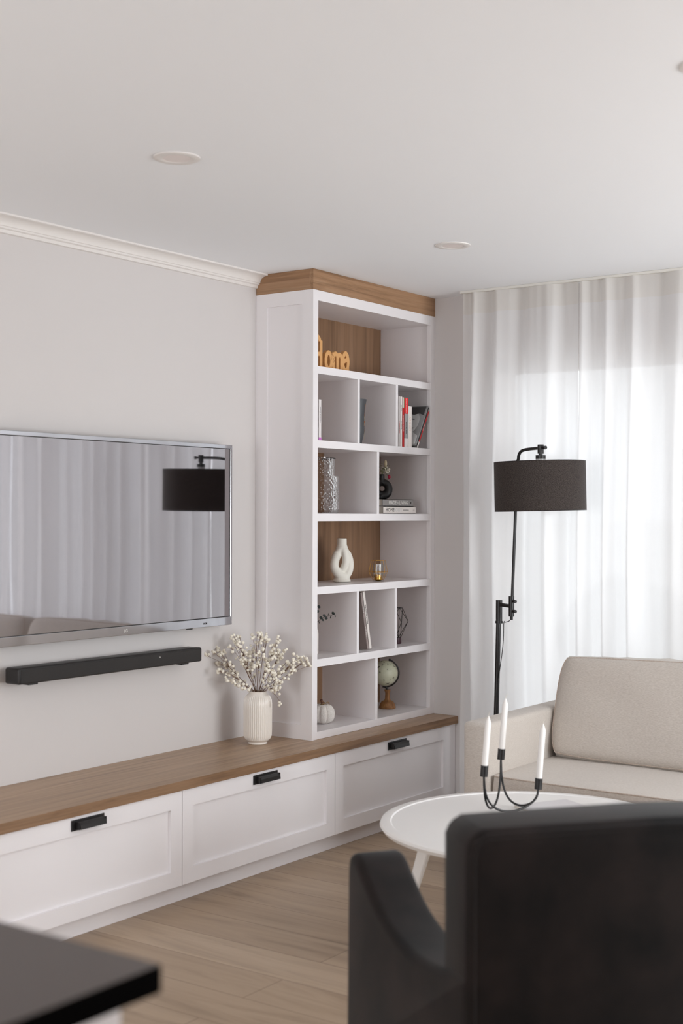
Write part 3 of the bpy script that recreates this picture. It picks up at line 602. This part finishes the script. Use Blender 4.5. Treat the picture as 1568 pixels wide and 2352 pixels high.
# ================================================================ CURTAINS
def fold(y, z, seed):
    # x offset of the cloth as a function of position along the rail; folds drift and deepen towards the hem
    t = (H-z)/H; yy = y+.012*math.sin(3.1*z+seed)*t+.02*noise.noise(Vector((y*1.3, z*.35, seed)))*t
    w = noise.noise(Vector((yy*2.1, seed, .3)))*2.6+noise.noise(Vector((yy*.9, seed+5, .1)))*3
    amp = (.014+.030*min(1, t*3))*(.8+.9*noise.noise(Vector((yy*3.3, seed+9, z*.25))))
    a = math.sin(yy*46+w*2.2)*amp+math.sin(yy*97+w*3.7+1.3)*amp*.33+noise.noise(Vector((yy*30, z*.8, seed)))*.006
    return a
def cloth(y0, y1, z0, z1, seed, xc=.868, ny=None, nz=26, off=0):
    bm = bmesh.new(); ny = ny or int(abs(y1-y0)*260); g = []
    for j in range(nz+1):
        z = z0+(z1-z0)*j/nz; row = []
        for i in range(ny+1):
            y = y0+(y1-y0)*i/ny; edge = math.sin(z*2.3+seed)*.004*(H-z)
            row.append(bm.verts.new((xc+fold(y, z, seed)+off, y+(edge if i in (0, ny) else 0), z)))
        g.append(row)
    for j in range(nz):
        for i in range(ny): bm.faces.new((g[j][i], g[j][i+1], g[j+1][i+1], g[j+1][i]))
    return bm
for (y0, y1, seed, lab) in ((-.530, -1.118, 7.0, 'white sheer curtain panel beside the bookcase wall, behind the floor lamp'), (-1.122, -2.718, 7.0, 'white sheer curtain panel behind the sofa and lamp shade'), (-2.722, -3.75, 7.0, 'white sheer curtain panel at the far right end of the rail')):
    c = thing('sheer_curtain', lab, 'curtain', (.868, (y0+y1)/2, 0), 0, 'sheer curtains'); inv = Matrix.Translation((-.868, -(y0+y1)/2, 0))
    bm = cloth(y0, y1, .012, 2.335, seed, nz=30); bm.transform(inv); obj('sheer_cloth', bm, M['sheer'], c, True, None)
    bm = cloth(y0, y1, 2.332, 2.428, seed, nz=5, off=-.0008); bm.transform(inv); obj('heading_band', bm, M['band'], c, True, None)
cr = obj('curtain_rail', B(.855, .882, -3.8, -.52, 2.4285, 2.4395, .001), M['rail']); tag(cr, 'white ceiling-mounted curtain rail above the sheer curtains', 'curtain rail')

# ================================================================ OUTSIDE
struct(obj('terrace', B(XB+.125, 14, -12, 6, -.12, -.02), mat('pale_paving', (236, 236, 236), .8)))
fe = thing('garden_fence', 'pale low garden fence seen faintly through the sheer curtains', 'fence', (9, -3, -.02))
obj('boards', B(-.03, .03, -7, 9, .05, 1.35), mat('pale_fence', (240, 240, 238), .8), fe)
for k in range(9): obj('post', B(-.07, -.03, -7+2*k-.05, -7+2*k+.05, 0, 1.4), mat('fence_post', (200, 198, 194), .8), fe)
for (x, y, s, lab) in ((5.6, .75, .5, 'rounded pale shrub outside, left, seen faintly through the curtain behind the sofa'), (5.2, -.6, .45, 'rounded pale shrub outside, right, seen faintly through the curtain')):
    bm = bmesh.new(); ico(bm, (0, 0, s*.85), s, 4)
    for q in bm.verts: q.co += q.co.normalized()*noise.noise(q.co*4)*.2*s
    o = obj('garden_shrub', bm, mat('frosted_leaf', (170, 174, 172), .9), None, True, None); o.location = (x, y, -.02); tag(o, lab, 'shrub')

# ================================================================ FLOOR LAMP
lp = thing('floor_lamp', 'black metal floor lamp with charcoal drum shade beside the sofa', 'lamp', (.764, -.755, 0))
o0 = Vector((.764, -.755, 0))
def R3(*p): return Vector(p)-o0
obj('base', lathe(bmesh.new(), [(0, .001), (.135, .001), (.138, .005), (.135, .018), (.02, .022), (0, .022)], 48), M['black'], lp, True, 30)
pt = R3(.764, -.780, 1.015); pb = R3(.764, -.755, .02)
obj('lower_pole', tube(bmesh.new(), [pb, pt], .0112, 16), M['black'], lp, True)
e0 = pt-Vector((0, 0, .012)); e1 = R3(.729, -.861, 1.0)
bm = tube(bmesh.new(), [e0+Vector((0, 0, -.075)), e0+Vector((0, 0, .02))], .0145, 16); tube(bm, [e0, e1], .0085, 12); tube(bm, [e1+Vector((0, 0, -.045)), e1+Vector((0, 0, .045))], .0125, 16)
tube(bm, [e0+Vector((0, 0, -.084)), e0+Vector((0, 0, -.074))], .017, 16)
jt = obj('pivot_joint', bm, M['black'], lp, True, 40)
dj = (e1-e0).normalized()
for dz in (.024, -.020): obj('knob', tube(bmesh.new(), [e1+Vector((0, 0, dz)), e1+Vector((0, 0, dz))+dj*.022, e1+Vector((0, 0, dz))+dj*.0221, e1+Vector((0, 0, dz))+dj*.03], [.005, .005, .007, .007], 12), M['black'], jt, True, 40)
u1 = R3(.729, -.889, 1.644)
obj('upper_pole', tube(bmesh.new(), [e1+Vector((0, 0, -.06)), u1]+smooth_path([u1+Vector((0, -.004, .0)), R3(.722, -.902, 1.672), R3(.706, -.935, 1.6875), R3(.662, -1.036, 1.692)], 6)[1:], .0068, 12), M['black'], lp, True, 40)
sc_ = R3(.662, -1.0365, 0)
def sz(z, dx=0, dy=0): return sc_+Vector((dx, dy, z))
dk_ = Vector((.662-.706, -1.036+.935, 0)).normalized()
bm = tube(bmesh.new(), [sz(1.667), sz(1.706)], .0135, 16); tube(bm, [sz(1.65), sz(1.672)], .009, 12); tube(bm, [sz(1.644), sz(1.660)], .0215, 20); obj('shade_fitting', bm, M['black'], lp, True, 40)
obj('knob', tube(bmesh.new(), [sz(1.692), sz(1.692)+dk_*.024, sz(1.692)+dk_*.0241, sz(1.692)+dk_*.034], [.005, .005, .008, .008], 12), M['black'], lp, True, 40)
obj('socket', tube(bmesh.new(), [sz(1.56), sz(1.6445)], .021, 20), mat('clear_socket', (190, 190, 190), .2), lp, True, 40)
SR, SZ0, SZ1 = .1955, 1.422, 1.632; tilt = .022
bm = lathe(bmesh.new(), [(SR, 0), (SR, SZ1-SZ0), (SR-.0025, SZ1-SZ0), (SR-.0025, 0), (SR, 0)], 96); shd = obj('lamp_shade', bm, M['shade'], lp, True, 40)
shd.location = sz(SZ0); shd.rotation_euler = Matrix.Rotation(tilt, 3, -Fv).to_euler()
obj('shade_lining', lathe(bmesh.new(), [(SR-.0028, .003), (SR-.0028, SZ1-SZ0-.003)], 96), M['shade_in'], shd, True)
bm = bmesh.new()
for z in (.0, SZ1-SZ0): lathe(bm, [(SR-.001+.0018*math.cos(a*PI/3), z+.0018*math.sin(a*PI/3)) for a in range(7)], 96)
for a in (0, 2*PI/3, 4*PI/3): tube(bm, [(.02*math.cos(a), .02*math.sin(a), SZ1-SZ0-.01), (SR*math.cos(a), SR*math.sin(a), SZ1-SZ0-.001)], .0015, 6)
obj('shade_ring', bm, M['black'], shd, True)
pts = [e1+Vector((0, 0, -.052)), e1+Vector((0, .012, -.066)), e0.lerp(e1, .5)+Vector((0, 0, -.075)), e0+Vector((.004, -.022, -.085)), e0+Vector((0, -.018, -.2)), pb.lerp(pt, .5)+Vector((-.012, .004, 0)), pb.lerp(pt, .2)+Vector((-.013, .002, 0)), pb+Vector((-.012, 0, .01))]
obj('power_cord', tube(bmesh.new(), smooth_path(pts, 8), .0018, 6), M['black'], lp, True)

# ================================================================ SOFA
sf = thing('sofa', 'beige linen sofa standing in front of the sheer curtains', 'sofa', (0, 0, 0))
SY0, SY1, AT = -1.085, -3.25, .613
def rbox(x0, x1, y0, y1, z0, z1, bev=.02, seg=4): return B(x0, x1, y0, y1, z0, z1, bev, seg)
obj('arm', rbox(-.075, .81, SY0-.112, SY0, .05, AT, .018), M['sofa'], sf, True, 60)
obj('arm', rbox(-.075, .81, SY1, SY1+.112, .05, AT, .018), M['sofa'], sf, True, 60)
obj('backrest', rbox(.63, .81, SY1+.112, SY0-.112, .05, AT-.003, .018), M['sofa'], sf, True, 60)
obj('seat_base', rbox(-.045, .63, SY1+.112, SY0-.112, .07, .30, .012), M['sofa'], sf, True, 60)
for x, y in ((0, SY0-.06), (.75, SY0-.06), (0, SY1+.06), (.75, SY1+.06)): obj('leg', tube(bmesh.new(), [(x, y, .0005), (x, y, .055)], [.015, .02], 12), M['globe_wood'], sf, True)
def cushion(nm, c, sx, sy, sz_, rot, mtl, edge=.35, seed=0, rnd=.035, bulge=.0):
    """superellipsoid-like loose cushion, sx thick, sy wide, sz tall (local), with seam piping at the front edge"""
    bm = bmesh.new(); N = 28; F_, K = {}, {}
    for s in (-1, 1):
        for i in range(N+1):
            for j in range(N+1):
                a, b_ = -1+2*i/N, -1+2*j/N
                k = ((1-abs(a)**5)*(1-abs(b_)**5))**.45 if abs(a) < 1 and abs(b_) < 1 else 0
                th = edge+(1-edge)*k*(.82+.18*(1-a*a)*(1-b_*b_))
                th *= 1+.05*noise.noise(Vector((a*2, b_*2, seed+s)))
                cr_ = 1-rnd*(abs(a)*abs(b_))**4
                F_[s, i, j] = bm.verts.new(Vector((s*sx/2*th, a*sy/2*cr_, b_*sz_/2*cr_+ (-.012*sz_*math.cos(a*2.2+seed) if b_ > 0 else 0)*b_)))
        for i in range(N):
            for j in range(N): bm.faces.new((F_[s, i, j], F_[s, i+1, j], F_[s, i+1, j+1], F_[s, i, j+1]))
    rim = [(i, 0) for i in range(N)]+[(N, j) for j in range(N)]+[(i, N) for i in range(N, 0, -1)]+[(0, j) for j in range(N, 0, -1)]
    mids = []
    for p in rim:
        a, b_ = F_[-1, *p].co, F_[1, *p].co; c_ = (a+b_)/2; n_ = Vector((0, c_.y/sy, c_.z/sz_)); n_.normalize()
        mids.append(bm.verts.new(c_+n_*bulge*(1+.4*noise.noise(c_*14))))
    for q in range(len(rim)):
        p1, p2 = rim[q], rim[(q+1) % len(rim)]; 
        m1, m2 = mids[q], mids[(q+1) % len(rim)]; bm.faces.new((F_[-1, *p1], F_[-1, *p2], m2, m1)); bm.faces.new((m1, m2, F_[1, *p2], F_[1, *p1]))
    path = [F_[-1, *p].co.copy() for p in rim]; path.append(path[0])
    o = obj(nm, bm, mtl, sf, True, 60); o.location = c; o.rotation_euler = rot
    pp_ = obj('piping', tube(bmesh.new(), path, .0028, 6), M['pip'], o, True)
    return o
wmid = (SY1+SY0)/2; half = (abs(SY1-SY0)-.224)/2
for k, yc in enumerate((SY0-.112-half/2, SY1+.112+half/2)):
    # seat cushion: lies flat; local x -> world -z? thickness vertical
    cushion('seat_cushion', (.285, yc, .362), .118, half+.006, .70, (0, PI/2, 0), M['sofa'], edge=.88, seed=k*3, bulge=.006)
for k, yc in enumerate((-1.205-.48, -2.19-.48)):
    cushion('back_cushion', (.515, yc, .615), .165, .955, .415, (0, math.radians(17), 0), M['sofa'], edge=.6, seed=5+k*2, rnd=.055, bulge=.02)

# ================================================================ COFFEE TABLE
TX, TY, TZ, TR = -.669, -1.693, .42, .49
ct = thing('coffee_table', 'round white coffee table with splayed legs in front of the sofa', 'table', (TX, TY, 0))
obj('table_top', lathe(bmesh.new(), [(0, TZ-.028), (TR-.03, TZ-.028), (TR-.008, TZ-.022), (TR, TZ-.010), (TR-.003, TZ-.002), (TR-.012, TZ+.001), (TR-.034, TZ+.001), (TR-.038, TZ-.002), (0, TZ-.002)], 128), M['table'], ct, True, 30)
for k in range(4):
    a = math.radians(197+90*k) if True else 0
    p1 = Vector((math.cos(a)*(TR-.16), math.sin(a)*(TR-.16), TZ-.028)); p0 = Vector((math.cos(a)*(TR-.045), math.sin(a)*(TR-.045), .001)); tg = Vector((-math.sin(a), math.cos(a), 0)); rd = Vector((math.cos(a), math.sin(a), 0))
    bm = bmesh.new(); q = [[bm.verts.new(p+tg*sx_*w+rd*sy_*w*.7) for sx_, sy_ in ((-1, -1), (1, -1), (1, 1), (-1, 1))] for p, w in ((p0, .016), (p1, .030))]
    bm.faces.new(q[0]); bm.faces.new(q[1][::-1])
    for i in range(4): bm.faces.new((q[0][i], q[0][(i+1) % 4], q[1][(i+1) % 4], q[1][i]))
    bmesh.ops.bevel(bm, geom=bm.edges[:], offset=.003, segments=2, affect='EDGES'); obj('leg', bm, M['table'], ct, True, 40)
mg = thing('magazine', 'dark closed magazine at the near left side of the coffee table', 'magazine', (-.76, -1.475, TZ-.0015), math.radians(-34))
obj('cover', B(0, .21, -.29, 0, .0055, .0065), cm('charcoal_cover', (52, 46, 48)), mg); obj('pages', B(.001, .208, -.288, -.002, .001, .0055), M['page'], mg); obj('cover', B(0, .21, -.29, 0, 0, .001), cm('charcoal_cover2', (52, 46, 48)), mg)
mg = thing('magazine', 'pale grey patterned magazine on the coffee table behind the candle holder', 'magazine', (-.318, -1.637, TZ-.0015), math.radians(-28))
obj('pages', B(-.21, .0, -.28, 0, 0, .007), M['page'], mg); obj('cover', B(-.211, .001, -.281, .001, .007, .008), mat('marbled_cover', (214, 211, 213), .35, bump=.1), mg)

# candle holder
ch = thing('candle_holder', 'black metal candle holder of three joined bows on the coffee table', 'candle holder', (-.572, -1.55, TZ))
oc = Vector((-.572, -1.55, TZ)); ln = Vector((.045, -.063, 1))
sk = [Vector((-.694, -1.528, .555)), Vector((-.503, -1.486, .578)), Vector((-.519, -1.635, .498))]
sk = [s-oc for s in sk]
def bow(a, b_, zlow):
    a = Vector(a)+Vector((0, 0, -.004)); b_ = Vector(b_)+Vector((0, 0, -.004)); pts = []
    for k in range(25):
        t = k/24; s = math.sin(PI*t)**.6 if 0 < t < 1 else 0
        h_ = .5-.5*math.cos(PI*t); base = a.lerp(b_, h_*.75+t*.25); top = a.z*(1-t)+b_.z*t; base.z = top-(top-zlow)*s; pts.append(base)
    return pts
bm = bmesh.new()
for a, b_ in ((0, 1), (1, 2), (2, 0)): tube(bm, bow(sk[a], sk[b_], .0095), .0036, 10)
obj('bow_frame', bm, M['black'], ch, True)
for s in sk:
    k = ln.normalized(); obj('socket', tube(bmesh.new(), [s-k*.004, s-k*.0039, s+k*.032, s+k*.032], [.004, .0125, .0125, .0108], 20), M['black'], ch, True, 40)
for s, hgt, lab in zip(sk, (.162, .172, .182), ('white taper candle in the left socket of the black holder', 'tallest-standing white taper candle in the middle socket of the black holder', 'white taper candle in the right, lowest socket of the black holder')):
    c = thing('taper_candle', lab, 'candle', s+oc+ln.normalized()*.0322, 0, 'taper candles'); k = Vector((.045, -.063, 1)).normalized()
    obj('wax', tube(bmesh.new(), [k*.0002, k*(hgt-.022), k*(hgt-.011), k*(hgt-.004), k*hgt], [.0104, .0100, .0058, .0028, .0012], 20), M['wax'], c, True, 50)
    obj('wick', tube(bmesh.new(), smooth_path([k*(hgt-.002), k*(hgt+.007), k*(hgt+.012)+Vector((.003, -.004, .001))], 3), .0008, 6), M['page'], c, True)

# ================================================================ ARMCHAIR
A0_ = math.radians(48)          # facing direction of the chair
ac = thing('armchair', 'charcoal velvet armchair seen from behind in the right foreground', 'armchair', (-2.442, -2.481, 0), A0_)
# local: +x forward, -y to the chair's right; left outer rear edge at origin
CW = .74
def arm_poly():
    top = smooth_path([(0, 0, .585), (.10, 0, .558), (.20, 0, .541), (.30, 0, .537), (.40, 0, .552), (.48, 0, .580), (.55, 0, .620), (.595, 0, .646), (.630, 0, .648), (.652, 0, .622), (.657, 0, .50), (.664, 0, .12)], 4)
    return [(p.x, p.z) for p in top]+[(.02, .12)]
bm = bmesh.new(); prism(bm, arm_poly(), 'y', -.122, 0, .020, 4)
bm.transform(Matrix.Rotation(math.radians(6.5), 4, 'Z')); obj('arm', bm, M['velvet'], ac, True, 40)
bm = bmesh.new(); prism(bm, arm_poly(), 'y', 0, .122, .020, 4)
bm.transform(Matrix.Translation((0, -CW, 0)) @ Matrix.Rotation(math.radians(-6.5), 4, 'Z')); obj('arm', bm, M['velvet'], ac, True, 40)
# backrest: padded slab, slightly leaning forward face, soft top corners
bm = bmesh.new(); nx, nz_ = 18, 16; BT = .155
pts_b = []
bpoly = [(-CW+.0, .12), (-.0, .12), (.0, .806), (-.008, .828), (-.032, .839), (-CW/2, .846), (-CW+.032, .839), (-CW+.008, .828), (-CW, .806)]
prism(bm, bpoly, 'x', -.005, BT, .022, 4); obj('backrest', bm, M['velvet'], ac, True, 40)
bm = tube(bmesh.new(), [(.0, -.012, .15), (.0, -.012, .79), (.0, -.018, .814), (.0, -.04, .826), (.0, -CW/2, .831), (.0, -CW+.04, .826), (.0, -CW+.018, .814), (.0, -CW+.012, .79), (.0, -CW+.012, .15)], .006, 8)
obj('piping', bm, M['velvet'], ac, True)
obj('seat_base', B(.13, .62, -CW+.085, -.085, .14, .30, .02, 3), M['velvet'], ac, True, 40)
obj('seat_cushion', B(.15, .66, -CW+.09, -.09, .30, .44, .035, 4), M['velvet'], ac, True, 40)
for x, y in ((.05, -.06), (.05, -CW+.06), (.6, -.06), (.6, -CW+.06)): obj('leg', tube(bmesh.new(), [(x, y, .0005), (x, y, .13)], [.014, .022], 12), M['black'], ac, True)

# ================================================================ KITCHEN COUNTER (lower left foreground)
kc = thing('kitchen_island', 'white cabinet with a dark worktop, its corner in the lower left foreground', 'kitchen island', (-3.42, -2.655, 0))
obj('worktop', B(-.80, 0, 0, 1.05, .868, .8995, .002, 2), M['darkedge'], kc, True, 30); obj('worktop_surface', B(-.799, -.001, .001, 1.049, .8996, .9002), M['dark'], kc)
obj('body', B(-.76, -.04, .04, 1.0, .08, .8675), M['white'], kc); obj('plinth', B(-.70, -.09, .09, .95, .0005, .08), M['white'], kc)
obj('door', B(-.755, -.40, .022, .0395, .10, .865, .001), M['white'], kc); obj('door', B(-.395, -.042, .022, .0395, .10, .86, .001), M['white'], kc)
